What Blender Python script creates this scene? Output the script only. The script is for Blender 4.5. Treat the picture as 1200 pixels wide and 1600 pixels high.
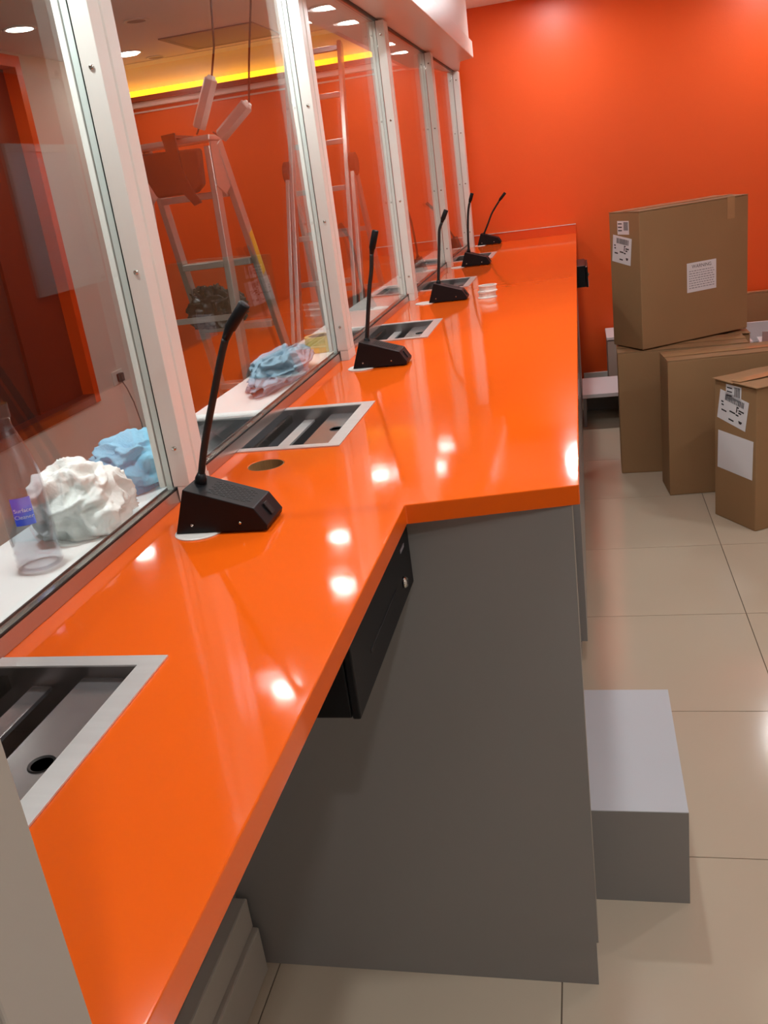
import bpy, bmesh, math, random
from mathutils import Vector, Matrix, noise
from mathutils.geometry import delaunay_2d_cdt

scene = bpy.context.scene
for o in list(bpy.data.objects):
    bpy.data.objects.remove(o, do_unlink=True)
COL = scene.collection
random.seed(7)

# ------------------------------------------------------------------ camera
YAW, PITCH, ROLL = -0.24413683, -0.34874346, -0.1362129
F_PX = 1413.7775
fw = Vector((math.sin(YAW)*math.cos(PITCH), math.cos(YAW)*math.cos(PITCH), math.sin(PITCH)))
rt = Vector((math.cos(YAW), -math.sin(YAW), 0))
up = rt.cross(fw)
c, s = math.cos(ROLL), math.sin(ROLL)
r2 = c*rt + s*up
u2 = -s*rt + c*up
cam_d = bpy.data.cameras.new('camera')
cam_d.sensor_fit = 'VERTICAL'
cam_d.sensor_height = 24.0
cam_d.lens = F_PX/1600*24.0
cam_d.clip_start = 0.02
cam = bpy.data.objects.new('camera', cam_d)
COL.objects.link(cam)
cam.matrix_world = Matrix(((r2.x, u2.x, -fw.x, 0), (r2.y, u2.y, -fw.y, 0), (r2.z, u2.z, -fw.z, 1.55), (0, 0, 0, 1)))
scene.camera = cam

# ------------------------------------------------------------------ world, exposure
world = bpy.data.worlds.new('night')
scene.world = world
world.use_nodes = True
world.node_tree.nodes['Background'].inputs[0].default_value = (0.03, 0.035, 0.05, 1)
world.node_tree.nodes['Background'].inputs[1].default_value = 0.3
scene.view_settings.view_transform = 'Standard'
scene.view_settings.look = 'None'
scene.view_settings.gamma = 1.0
scene.view_settings.use_curve_mapping = False
scene.view_settings.exposure = 0.12
DOWNLIGHT = 440.0      # radiance of a staff-side downlight's diffuser
CUSTOMER_LIGHT = 42.0  # the dimmer customer-side downlights
COVE = 4.0

# ------------------------------------------------------------------ materials
def srgb(r, g, b):
    f = lambda v: (v/255/12.92) if v/255 <= 0.04045 else ((v/255+0.055)/1.055)**2.4
    return (f(r), f(g), f(b), 1)

def mat(name, col, rough=0.5, metal=0.0, var=0.06, scale=6.0, bump=0.0, bscale=40.0, coat=0.0, spec=0.5, stretch=None, bdist=0.01):
    m = bpy.data.materials.new(name)
    m.use_nodes = True
    nt = m.node_tree
    b = nt.nodes['Principled BSDF']
    b.inputs['Roughness'].default_value = rough
    b.inputs['Metallic'].default_value = metal
    b.inputs['Coat Weight'].default_value = coat
    b.inputs['Coat Roughness'].default_value = 0.03
    b.inputs['Specular IOR Level'].default_value = spec
    tc = nt.nodes.new('ShaderNodeTexCoord')
    mp = nt.nodes.new('ShaderNodeMapping')
    nt.links.new(tc.outputs['Object'], mp.inputs['Vector'])
    if stretch:
        mp.inputs['Scale'].default_value = stretch
    n = nt.nodes.new('ShaderNodeTexNoise')
    n.inputs['Scale'].default_value = scale
    n.inputs['Detail'].default_value = 5
    nt.links.new(mp.outputs['Vector'], n.inputs['Vector'])
    mx = nt.nodes.new('ShaderNodeMix')
    mx.data_type = 'RGBA'
    lo = tuple(max(0, v*(1-var)) for v in col[:3]) + (1,)
    hi = tuple(min(1, v*(1+var)) for v in col[:3]) + (1,)
    mx.inputs['A'].default_value = lo
    mx.inputs['B'].default_value = hi
    nt.links.new(n.outputs['Fac'], mx.inputs['Factor'])
    nt.links.new(mx.outputs['Result'], b.inputs['Base Color'])
    if bump > 0:
        n2 = nt.nodes.new('ShaderNodeTexNoise')
        n2.inputs['Scale'].default_value = bscale
        n2.inputs['Detail'].default_value = 3
        nt.links.new(mp.outputs['Vector'], n2.inputs['Vector'])
        bp = nt.nodes.new('ShaderNodeBump')
        bp.inputs['Strength'].default_value = bump
        bp.inputs['Distance'].default_value = bdist
        nt.links.new(n2.outputs['Fac'], bp.inputs['Height'])
        nt.links.new(bp.outputs['Normal'], b.inputs['Normal'])
    return m

def emit(name, col, strength):
    m = bpy.data.materials.new(name)
    m.use_nodes = True
    nt = m.node_tree
    nt.nodes.remove(nt.nodes['Principled BSDF'])
    e = nt.nodes.new('ShaderNodeEmission')
    e.inputs['Color'].default_value = col
    e.inputs['Strength'].default_value = strength
    nt.links.new(e.outputs[0], nt.nodes['Material Output'].inputs[0])
    return m

def glass_mat(name, tint, ior=1.5, rough=0.0):
    m = bpy.data.materials.new(name)
    m.use_nodes = True
    nt = m.node_tree
    nt.nodes.remove(nt.nodes['Principled BSDF'])
    tr = nt.nodes.new('ShaderNodeBsdfTransparent')
    tr.inputs['Color'].default_value = tint
    gl = nt.nodes.new('ShaderNodeBsdfGlossy')
    gl.inputs['Roughness'].default_value = rough
    gl.inputs['Color'].default_value = (1, 1, 1, 1)
    # Schlick reflectance, the same from both faces of the sheet
    f0 = ((ior-1)/(ior+1))**2
    lw = nt.nodes.new('ShaderNodeLayerWeight')
    lw.inputs['Blend'].default_value = 0.5
    pw = nt.nodes.new('ShaderNodeMath')
    pw.operation = 'POWER'
    pw.inputs[1].default_value = 5.0
    ma = nt.nodes.new('ShaderNodeMath')
    ma.operation = 'MULTIPLY_ADD'
    ma.inputs[1].default_value = 1-f0
    ma.inputs[2].default_value = f0
    nt.links.new(lw.outputs['Facing'], pw.inputs[0])
    nt.links.new(pw.outputs[0], ma.inputs[0])
    mix = nt.nodes.new('ShaderNodeMixShader')
    nt.links.new(ma.outputs[0], mix.inputs[0])
    nt.links.new(tr.outputs[0], mix.inputs[1])
    nt.links.new(gl.outputs[0], mix.inputs[2])
    nt.links.new(mix.outputs[0], nt.nodes['Material Output'].inputs[0])
    return m

M = {}
M['orange_wall'] = mat('orange_wall_paint', srgb(238, 90, 24), 0.38, var=0.05, scale=1.3, bump=0.06, bscale=120)
M['counter'] = mat('orange_gloss_worktop', srgb(242, 100, 18), 0.07, var=0.03, scale=1.5, bump=0.03, bscale=5.5, coat=0.0, bdist=0.02, spec=0.42)
M['counter_edge'] = mat('orange_edge_band', srgb(226, 84, 26), 0.3, var=0.05)
M['white_wall'] = mat('white_wall_paint', srgb(222, 212, 204), 0.6, var=0.03, scale=2, bump=0.04, bscale=150)
M['ceiling'] = mat('ceiling_paint', srgb(238, 228, 220), 0.6, var=0.03, scale=1.5)
M['soffit'] = mat('soffit_paint', srgb(228, 216, 206), 0.35, var=0.04, scale=2.5)
M['tile'] = mat('beige_porcelain', srgb(196, 182, 160), 0.13, var=0.05, scale=2.2, bump=0.01, bscale=8)
M['grout'] = mat('grout', srgb(112, 98, 82), 0.8)
M['grey'] = mat('grey_laminate', srgb(140, 138, 135), 0.42, var=0.05, scale=2.5)
M['grey_edge'] = mat('pale_edge_band', srgb(176, 168, 156), 0.4)
M['white_lam'] = mat('white_laminate', srgb(226, 228, 230), 0.35, var=0.02)
M['foot_top'] = mat('cool_white_laminate', srgb(192, 198, 203), 0.4, var=0.02)
M['ledge'] = mat('white_gloss_ledge', srgb(236, 238, 236), 0.25, var=0.02)
M['post'] = mat('white_powder_coat', srgb(226, 224, 216), 0.28, var=0.02)
M['near_post'] = mat('stone_powder_coat', srgb(176, 168, 156), 0.5, var=0.03)
M['alu'] = mat('brushed_aluminium', srgb(196, 196, 194), 0.32, 0.85, var=0.1, scale=60, stretch=(1, 0.05, 1))
M['sill'] = mat('satin_sill', srgb(190, 176, 168), 0.25, 0.75, var=0.08, scale=50, stretch=(1, 0.05, 1))
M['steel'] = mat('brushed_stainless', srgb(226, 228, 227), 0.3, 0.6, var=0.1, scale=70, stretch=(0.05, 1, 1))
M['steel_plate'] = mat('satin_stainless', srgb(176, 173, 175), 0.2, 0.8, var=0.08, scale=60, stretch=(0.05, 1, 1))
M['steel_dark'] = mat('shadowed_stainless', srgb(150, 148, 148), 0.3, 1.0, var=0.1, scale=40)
M['chrome'] = mat('chrome', srgb(210, 210, 205), 0.12, 1.0, var=0.02)
M['black'] = mat('black_metal', srgb(16, 17, 20), 0.42, var=0.1, scale=40, spec=0.25)
M['black_soft'] = mat('black_rubber', srgb(18, 18, 18), 0.55, var=0.1)
M['gasket'] = mat('dark_gasket', srgb(46, 58, 56), 0.5, var=0.05)
M['pane_edge'] = mat('teal_glass_edge', srgb(222, 230, 226), 0.15, var=0.05)
M['white_plastic'] = mat('white_plastic', srgb(228, 226, 220), 0.35, var=0.02)
M['card'] = mat('brown_cardboard', srgb(154, 118, 80), 0.75, var=0.07, scale=5, bump=0.05, bscale=60)
M['card_dark'] = mat('cardboard_cut_edge', srgb(120, 88, 58), 0.8)
M['tape'] = mat('brown_packing_tape', srgb(176, 138, 98), 0.25, var=0.05)
M['paper'] = mat('white_paper', srgb(226, 222, 224), 0.6, var=0.02)
M['ink'] = mat('black_ink', srgb(46, 44, 48), 0.6)
M['faint_ink'] = mat('grey_ink', srgb(140, 136, 142), 0.6)
M['cloth_white'] = mat('white_cloth', srgb(232, 234, 230), 0.8, var=0.03, bump=0.2, bscale=120)
M['cloth_blue'] = mat('blue_cloth', srgb(120, 186, 214), 0.8, var=0.1, bump=0.25, bscale=140)
M['cloth_greyblue'] = mat('grey_blue_cloth', srgb(140, 168, 186), 0.8, var=0.1, bump=0.25, bscale=140)
M['bag_black'] = mat('black_bin_bag', srgb(52, 48, 48), 0.22, var=0.2, scale=12)
M['pouch'] = mat('dark_canvas', srgb(28, 18, 17), 0.8, var=0.15)
M['wood'] = mat('chipboard', srgb(150, 112, 66), 0.8, var=0.2, scale=60)
M['maroon'] = mat('maroon_and_shaded_orange', srgb(84, 34, 28), 0.5, var=0.08)
M['orange_frame'] = mat('orange_frame', srgb(232, 80, 26), 0.4, var=0.05)
M['label_blue'] = mat('blue_print', srgb(34, 58, 168), 0.35, var=0.03)
M['yellow'] = mat('yellow_sticker', srgb(222, 176, 44), 0.5)
M['gold_tape'] = mat('gold_tape', srgb(206, 178, 92), 0.3, var=0.08)
M['vent'] = mat('grey_vent', srgb(112, 106, 102), 0.5)
M['glass'] = glass_mat('screen_glass', (0.955, 0.98, 0.97, 1), 1.52)
M['dark_glass'] = mat('dark_window_glass', srgb(44, 48, 48), 0.04, var=0.1, scale=1)
M['clear'] = glass_mat('clear_plastic', (0.90, 0.91, 0.93, 1), 1.62, 0.04)
M['lamp'] = emit('downlight_glow', (0.95, 0.98, 1.0, 1), DOWNLIGHT)
M['lamp_far'] = emit('mid_downlight_glow', (0.97, 0.98, 1.0, 1), DOWNLIGHT*0.65)
M['lamp_customer'] = emit('dim_downlight_glow', (1.0, 0.97, 0.93, 1), CUSTOMER_LIGHT)
M['cove'] = emit('amber_led_strip', (1.0, 0.40, 0.012, 1), COVE)

# ------------------------------------------------------------------ mesh helpers (world coordinates)
def quad_box(bm, P, a0, a1, b0, b1, c0, c1):
    v = [bm.verts.new(P(a, b, cc)) for cc in (c0, c1) for b in (b0, b1) for a in (a0, a1)]
    for f in ((0, 2, 3, 1), (4, 5, 7, 6), (0, 1, 5, 4), (2, 6, 7, 3), (0, 4, 6, 2), (1, 3, 7, 5)):
        bm.faces.new([v[i] for i in f])

def box(bm, x0, x1, y0, y1, z0, z1):
    quad_box(bm, lambda a, b, cc: Vector((a, b, cc)), x0, x1, y0, y1, z0, z1)
    return bm

def BX(*a):
    return box(bmesh.new(), *a)

def prism(bm, pts, P, h0, h1):
    lo = [bm.verts.new(P(a, b, h0)) for a, b in pts]
    hi = [bm.verts.new(P(a, b, h1)) for a, b in pts]
    n = len(pts)
    bm.faces.new(lo[::-1])
    bm.faces.new(hi)
    for i in range(n):
        bm.faces.new((lo[i], lo[(i+1) % n], hi[(i+1) % n], hi[i]))
    return bm

def frames(pts):
    out = []
    n = len(pts)
    ref = None
    for i in range(n):
        t = (pts[min(i+1, n-1)] - pts[max(i-1, 0)]).normalized()
        if ref is None:
            ref = Vector((0, 0, 1)) if abs(t.z) < 0.9 else Vector((0, 1, 0))
        u = (ref - t*ref.dot(t)).normalized()
        ref = u
        out.append((u, t.cross(u)))
    return out

def tube(bm, pts, r, seg=12, cap=True):
    pts = [Vector(p) for p in pts]
    rr = r if isinstance(r, (list, tuple)) else [r]*len(pts)
    rings = []
    for p, (u, w), q in zip(pts, frames(pts), rr):
        rings.append([bm.verts.new(p + q*(math.cos(k*2*math.pi/seg)*u + math.sin(k*2*math.pi/seg)*w)) for k in range(seg)])
    for a, b in zip(rings, rings[1:]):
        for k in range(seg):
            bm.faces.new((a[k], a[(k+1) % seg], b[(k+1) % seg], b[k]))
    if cap:
        bm.faces.new(rings[0][::-1])
        bm.faces.new(rings[-1])
    return bm

def bar(bm, p, q, w, d, side=Vector((1, 0, 0))):
    p, q = Vector(p), Vector(q)
    t = (q-p)
    L = t.length
    t.normalize()
    u = (side - t*side.dot(t)).normalized()
    v = t.cross(u)
    quad_box(bm, lambda a, b, cc: p + u*a + v*b + t*cc, -w/2, w/2, -d/2, d/2, 0, L)
    return bm

def lathe(bm, prof, ctr, seg=28, axis='Z', closed=False, cap=True):
    ctr = Vector(ctr)
    rings = []
    for r, h in prof:
        ring = []
        for k in range(seg):
            a = 2*math.pi*k/seg
            p = Vector((r*math.cos(a), r*math.sin(a), h))
            if axis == 'Y':
                p = Vector((p.x, p.z, p.y))
            if axis == 'X':
                p = Vector((p.z, p.x, p.y))
            ring.append(bm.verts.new(ctr+p))
        rings.append(ring)
    pairs = list(zip(rings, rings[1:]))
    if closed:
        pairs.append((rings[-1], rings[0]))
    for a, b in pairs:
        for k in range(seg):
            bm.faces.new((a[k], a[(k+1) % seg], b[(k+1) % seg], b[k]))
    if not closed and cap:
        for ring in (rings[0][::-1], rings[-1]):
            if (ring[0].co-ring[seg//2].co).length > 1e-5:
                bm.faces.new(ring)
    return bm

def wloc(o):
    v = Vector((0, 0, 0))
    while o:
        v += o.location
        o = o.parent
    return v

def ob(name, bm, m, parent=None, smooth=False, bevel=0.0, seg=2, local=False):
    me = bpy.data.meshes.new(name)
    bmesh.ops.recalc_face_normals(bm, faces=bm.faces)
    bm.to_mesh(me)
    bm.free()
    if smooth:
        me.polygons.foreach_set('use_smooth', [True]*len(me.polygons))
    me.materials.append(M[m])
    o = bpy.data.objects.new(name, me)
    COL.objects.link(o)
    if parent:
        if not local:
            me.transform(Matrix.Translation(-wloc(parent)))
        o.parent = parent
    if bevel:
        md = o.modifiers.new('bevel', 'BEVEL')
        md.width = bevel
        md.segments = seg
        md.limit_method = 'ANGLE'
        md.angle_limit = math.radians(35)
    return o

def rebase(o, p):
    """move a single-mesh thing's origin to its base without moving the shape"""
    p = Vector(p)
    o.data.transform(Matrix.Translation(-p))
    o.location = p
    return o

def tag(o, label, cat, group=None):
    o['label'] = label
    o['category'] = cat
    if group:
        o['group'] = group
    return o

def thing(name, label, cat, loc=(0, 0, 0), group=None):
    o = bpy.data.objects.new(name, None)
    o.empty_display_size = 0.05
    COL.objects.link(o)
    o.location = loc
    return tag(o, label, cat, group)

def struct(name, bm, m, parent=None, **k):
    o = ob(name, bm, m, parent, **k)
    if parent is None:
        o['kind'] = 'structure'
    return o

def share(o, parent, loc, scale=None):
    k = o.copy()
    COL.objects.link(k)
    k.parent = parent
    k.location = loc
    if scale:
        k.scale = scale
    return k

def poly_slab(outline, holes, z0, z1):
    """flat slab with an outline polygon and cut-out loops"""
    pts, edges = [], []
    for loop in [outline]+holes:
        n0 = len(pts)
        pts += [Vector(p) for p in loop]
        edges += [(n0+i, n0+(i+1) % len(loop)) for i in range(len(loop))]
    V, Ed, Fc, _, _, _ = delaunay_2d_cdt(pts, edges, [], 0, 1e-6)
    def inside(p, loop):
        r = False
        for i in range(len(loop)):
            a, b = loop[i], loop[i-1]
            if (a[1] > p[1]) != (b[1] > p[1]) and p[0] < (b[0]-a[0])*(p[1]-a[1])/(b[1]-a[1])+a[0]:
                r = not r
        return r
    bm = bmesh.new()
    lo = [bm.verts.new((v.x, v.y, z0)) for v in V]
    hi = [bm.verts.new((v.x, v.y, z1)) for v in V]
    use = {}
    for f in Fc:
        cx = sum(V[i].x for i in f)/3
        cy = sum(V[i].y for i in f)/3
        if not inside((cx, cy), outline) or any(inside((cx, cy), h) for h in holes):
            continue
        bm.faces.new([hi[i] for i in f])
        bm.faces.new([lo[i] for i in reversed(f)])
        for i in range(3):
            k = (f[i], f[(i+1) % 3])
            use[k] = use.get(k, 0)+1
    for (a, b) in list(use):
        if (b, a) not in use:
            bm.faces.new((hi[a], lo[a], lo[b], hi[b]))
    for v in [v for v in bm.verts if not v.link_faces]:
        bm.verts.remove(v)
    return bm

def circle(cx, cy, r, n=40):
    return [(cx+r*math.cos(2*math.pi*k/n), cy+r*math.sin(2*math.pi*k/n)) for k in range(n)]

def text_bm(txt, size):
    cu = bpy.data.curves.new('t', 'FONT')
    cu.body = txt
    cu.size = size
    cu.align_x = 'CENTER'
    cu.align_y = 'CENTER'
    o = bpy.data.objects.new('t', cu)
    COL.objects.link(o)
    bpy.context.view_layer.update()
    me = o.to_mesh()
    bm = bmesh.new()
    bm.from_mesh(me)
    o.to_mesh_clear()
    bpy.data.objects.remove(o)
    bpy.data.curves.remove(cu)
    return bm

# ------------------------------------------------------------------ the room shell
WY = 6.40          # far wall
CZ = 2.48          # ceiling
LX, RX, BY = -3.05, 2.0, -1.6
floor = struct('floor', BX(LX-0.1, RX+0.1, BY-0.1, WY+0.1, -0.10, -0.004), 'grout')
tm = BX(0.0015, 0.5985, 0.0015, 0.5985, -0.010, 0.0)
tile0 = None
for i in range(6):
    for j in range(13):
        x0, y0 = -1.312+0.6*i, -0.64+0.6*j
        sx = min(0.6, RX-x0)/0.6
        sy = min(0.6, WY-y0)/0.6
        if sy <= 0.05:
            continue
        if tile0 is None:
            tile0 = ob('tile', tm, 'tile', floor, bevel=0, local=True)
            tile0.location = (x0, y0, 0)
        else:
            share(tile0, floor, (x0, y0, 0), (sx, sy, 1))
struct('wall_far', BX(LX-0.1, RX+0.1, WY, WY+0.12, -0.1, CZ+0.1), 'orange_wall')
# left wall with its window opening
bm = bmesh.new()
box(bm, LX-0.12, LX, BY, WY, -0.1, 0.47)
box(bm, LX-0.12, LX, BY, WY, 2.46, CZ+0.1)
box(bm, LX-0.12, LX, 5.17, WY, 0.47, 2.46)
box(bm, LX-0.12, LX, BY, 2.2, 0.47, 2.46)
struct('wall_left', bm, 'white_wall')
wr = struct('wall_right', BX(RX, RX+0.1, BY, 4.3, -0.1, CZ+0.1), 'white_wall')
ob('accent_wall', BX(RX, RX+0.1, 4.301, WY, -0.1, CZ+0.1), 'orange_wall', wr)
struct('wall_back', BX(LX-0.1, RX+0.1, BY-0.12, BY, -0.1, CZ+0.1), 'white_wall')
struct('ceiling', BX(LX-0.1, RX+0.1, BY-0.1, WY+0.1, CZ, CZ+0.1), 'ceiling')
# dropped border of the customer ceiling
struct('trim_1', BX(-1.035, -0.805, BY, WY, 2.19, CZ), 'ceiling')
# cornice with amber cove on the far wall, customer side
cn = struct('trim_2', BX(LX, -1.04, WY-0.012, WY, 2.195, 2.205), 'white_plastic')
ob('cornice_band', BX(LX, -1.04, WY-0.06, WY, 2.225, 2.258), 'white_plastic', cn)
ob('cornice_lip', BX(LX, -1.04, WY-0.085, WY-0.065, 2.258, 2.292), 'maroon', cn)
ob('cornice_shelf', BX(LX, -1.04, WY-0.085, WY, 2.2585, 2.262), 'white_plastic', cn)
cv = [(WY-0.003, 2.264)]+[(WY-0.003-0.20*(1-math.cos(k*math.pi/20)), 2.30+(CZ-0.004-2.30)*math.sin(k*math.pi/20)) for k in range(11)]+[(WY-0.203, CZ-0.001), (WY-0.0005, CZ-0.001), (WY-0.0005, 2.264)]
ob('cove_back', prism(bmesh.new(), cv, lambda a, b, h: Vector((h, a, b)), LX, -1.04), 'ceiling', cn)
st = ob('led_strip', BX(LX, -1.04, WY-0.060, WY-0.045, 2.263, 2.330), 'cove', cn)
st['label'] = 'glowing amber strip light in the cove'
# baseboard on the far wall
struct('baseboard_far', BX(-0.03, RX, WY-0.018, WY, 0, 0.115), 'white_plastic', bevel=0.003)
# soffit over the glass screen
outl = [(-0.80, BY), (-0.543, BY), (-0.543, 5.70), (-0.63, 5.80), (-0.695, 6.30), (-0.80, 6.30)]
so = struct('soffit', prism(bmesh.new(), outl, lambda a, b, h: Vector((a, b, h)), 2.13, 2.215), 'soffit', bevel=0.003)
ob('soffit_upper', prism(bmesh.new(), [(-0.80, BY), (-0.556, BY), (-0.556, 5.66), (-0.63, 5.72), (-0.80, 5.72)],
                         lambda a, b, h: Vector((a, b, h)), 2.216, CZ), 'soffit', so)
ob('top_channel', BX(-0.745, -0.722, 0.3, 6.38, 2.122, 2.1295), 'gasket', so)

# window in the left wall
wn = bpy.data.objects.new('window_1', None)
COL.objects.link(wn)
wn['kind'] = 'structure'
wn.location = (LX, 3.7, 0.47)
bm = bmesh.new()
box(bm, LX-0.10, LX+0.02, 5.11, 5.17, 0.47, 2.46)
box(bm, LX-0.10, LX+0.02, 2.2, 2.29, 0.47, 2.46)
box(bm, LX-0.10, LX+0.02, 2.29, 5.11, 2.40, 2.46)
ob('frame', bm, 'orange_frame', wn)
ob('sill', BX(LX-0.10, LX+0.02, 2.29, 5.11, 0.47, 0.53), 'maroon', wn)
ob('shaded_reveal', BX(LX-0.10, LX-0.06, 4.62, 5.11, 0.53, 2.40), 'maroon', wn)  # maroon colour stands for the orange window reveal in shade
ob('pane', BX(LX-0.10, LX-0.08, 2.29, 4.62, 0.53, 2.40), 'dark_glass', wn)

# ------------------------------------------------------------------ lights
def downlight(x, y, z, label, group, lit='lamp', r=0.055):
    t = thing('downlight', label, 'ceiling light', (x, y, z), group)
    ob('trim_ring', lathe(bmesh.new(), [(r, 0.0), (r+0.016, 0.0), (r+0.016, -0.004), (r, -0.006)], (x, y, z), 32, closed=True), 'white_plastic', t, smooth=True)
    ob('diffuser', lathe(bmesh.new(), [(r-0.0005, -0.001), (r-0.0005, -0.004)], (x, y, z), 32), lit, t)
    return t

gb = 'downlights in the dropped border over the glass screen'
BZ = 2.19
downlight(-0.895, 3.78, BZ, 'lit round downlight at top of photo right of second white post', gb, 'lamp_customer')
downlight(-0.898, 4.19, BZ, 'lit downlight in the border, between second and third post tops', gb, 'lamp_customer')
downlight(-0.888, 5.03, BZ, 'small lit downlight just right of the third post top', gb, 'lamp_customer')
downlight(-0.893, 5.43, BZ, 'farthest small lit downlight, left of the fourth post top', gb, 'lamp_customer')
gc = 'downlights in the customer ceiling'
downlight(-1.45, 5.84, CZ, 'largest lit downlight, glowing beside top of second white post', gc, 'lamp_customer', 0.065)
downlight(-2.66, 4.61, CZ, 'lit round downlight at upper left corner of photo', gc, 'lamp_customer', 0.065)
downlight(-2.645, 5.79, CZ, 'lit round downlight peeking out right of the nearest white post', gc, 'lamp_customer', 0.065)
downlight(-2.62, 6.12, CZ, 'unlit round downlight above the amber cove', gc, 'vent', 0.05)
downlight(-2.18, 4.93, CZ, 'unlit round ceiling fitting near top edge left of cables', gc, 'vent', 0.05)
go = 'lit customer-side downlights above the top of the photo'
for x, y in ((-1.45, 4.68), (-1.27, 4.05), (-1.27, 3.06), (-2.65, 3.0)):
    downlight(x, y, CZ, 'lit round customer-side downlight above the photo, mirrored in the worktop', go, 'lamp_customer', 0.065)
gs = 'downlights in the staff ceiling outside the photo'
for (x, y, k) in ((-0.11, 5.85, 'lamp_far'), (1.22, 5.85, 'lamp_far'), (-0.10, 3.1, 'lamp'), (0.10, 1.3, 'lamp_far'), (0.25, -0.5, 'lamp_far'), (1.5, 0.2, 'lamp_far'), (1.75, 3.0, 'lamp_far')):  # far pair read from highlights; nearer lamps added to brighten panel and cartons
    downlight(x, y, CZ, 'unseen lit lamp in the staff ceiling, far pair inferred, nearer ones added as fill', gs, k)
for y in (1.2, 2.4):
    downlight(-0.895, y, BZ, 'lit round downlight right above the white ledge, outside the photo', 'ledge downlights outside the photo', 'lamp_far')

# ceiling vent panel
t = thing('ceiling_vent', 'flat grey square panel set in the customer ceiling', 'ceiling panel', (-2.04, 5.80, CZ))
bm = bmesh.new()
for a in ((-2.33, -1.75, 5.52, 5.55), (-2.33, -1.75, 6.05, 6.08), (-2.33, -2.30, 5.55, 6.05), (-1.78, -1.75, 5.55, 6.05)):
    box(bm, *a, CZ-0.008, CZ-0.0005)
ob('frame', bm, 'vent', t)
ob('panel', BX(-2.30, -1.78, 5.55, 6.05, CZ-0.006, CZ-0.0005), 'vent', t)

# ------------------------------------------------------------------ worktop, ledge, upstand
TOP = 1.06
TRAYS = [(0.50, 0.86), (1.70, 2.06), (2.885, 3.245), (4.11, 4.47), (5.31, 5.67)]
outl = [(-0.300, 0.315), (-0.297, 1.335), (-0.023, 1.386), (-0.031, WY-0.002), (-0.748, WY-0.002)]
for (a, b) in reversed(TRAYS):
    outl += [(-0.748, b-0.015), (-0.515, b-0.015), (-0.515, a+0.015), (-0.748, a+0.015)]
outl += [(-0.748, 0.315)]
wt = thing('worktop', 'long glossy orange worktop stepping wider past the black drawer', 'countertop', (-0.4, 3.3, 1.026))
ob('slab', poly_slab(outl, [circle(-0.623, 1.605, 0.036)], 1.026, TOP), 'counter', wt, bevel=0.0018)
hb = lathe(bmesh.new(), [(0.0358, 1.028), (0.0358, 1.0595), (0.0345, 1.0595), (0.0345, 1.028)], (-0.623, 1.605, 0), 36, closed=True)
h = ob('cable_hole_lining', hb, 'wood', wt)
h['label'] = 'raw chipboard rim of round cable hole'
ob('upstand', BX(-0.72, -0.031, WY-0.016, WY-0.0025, TOP+0.0003, 1.116), 'counter_edge', wt)
ob('sealant_line', BX(-0.72, -0.031, WY-0.019, WY-0.0025, 1.1165, 1.1195), 'white_plastic', wt)

outl = [(-0.995, 0.30), (-0.752, 0.30)]
for (a, b) in TRAYS:
    outl += [(-0.752, a+0.015), (-0.955, a+0.015), (-0.955, b-0.015), (-0.752, b-0.015)]
outl += [(-0.752, WY-0.002), (-0.995, WY-0.002)]
lg = ob('customer_ledge', poly_slab(outl, [], 1.022, 1.050), 'ledge', None, bevel=0.0015)
tag(rebase(lg, (-0.87, 3.3, 1.022)), 'white ledge on the customer side of the glass screen', 'ledge')

# sill channel
sl = thing('glass_screen', 'tall glass screen with white posts standing along the orange worktop', 'glass screen', (-0.735, 3.3, TOP))
ob('channel', prism(bmesh.new(), [(-0.7475, 1.0605), (-0.7205, 1.0605), (-0.7225, 1.083), (-0.7455, 1.083)],
                    lambda a, b, h: Vector((a, h, b)), 0.32, WY-0.02), 'sill', sl)
bm = bmesh.new()
box(bm, -0.7255, -0.7225, 0.32, WY-0.02, 1.0832, 1.0860)
box(bm, -0.7455, -0.7425, 0.32, WY-0.02, 1.0832, 1.0860)
ob('gasket', bm, 'black_soft', sl)

# ------------------------------------------------------------------ glass screen: posts and panes
PY = [1.41, 2.62, 3.83, 5.05, 6.20]
names_p = ['nearest full-height white post, beside the first desk microphone',
           'second white post, in front of the tall extended ladder',
           'third white post, between second and third desk microphones',
           'fourth white post, behind the third desk microphone',
           'farthest white post, beside the orange end wall']
PD = 0.086
screw_proto = None
for y, lb in zip(PY, names_p):
    # profile with a groove on the staff face
    pr = [(-0.7265, 0), (-0.695, 0), (-0.695, 0.036), (-0.699, 0.038), (-0.699, 0.043), (-0.695, 0.045), (-0.695, PD-0.004), (-0.699, PD), (-0.7265, PD)]
    bm = prism(bmesh.new(), [(a, y+b) for a, b in pr], lambda a, b, h: Vector((a, b, h)), 1.0895, 2.1215)
    t = ob('post', bm, 'post', sl, bevel=0.0012)
    t['label'] = lb
    ob('foot', BX(-0.7195, -0.695, y, y+PD, TOP+0.0003, 1.0890), 'post', t)
    ob('rear_section', BX(-0.7535, -0.7425, y, y+PD, 1.0895, 2.1215), 'post', t, bevel=0.0012)
    ob('post_gasket', BX(-0.7375, -0.7285, y+0.001, y+0.004, 1.0895, 2.1215), 'gasket', t)
    for z in (1.16, 1.461, 1.766, 2.072):
        for zz, yy in ((z, y),):
            if screw_proto is None:
                b2 = lathe(bmesh.new(), [(0.0045, 0), (0.0045, -0.001), (0.003, -0.0028), (0.0, -0.003)], (0, 0, 0), 14, axis='Y')
                screw_proto = ob('screw', b2, 'chrome', t, smooth=True, local=True)
                screw_proto.location = Vector((-0.710, yy, zz)) - wloc(t)
            else:
                share(screw_proto, t, Vector((-0.710, yy, zz)) - wloc(t))

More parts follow.
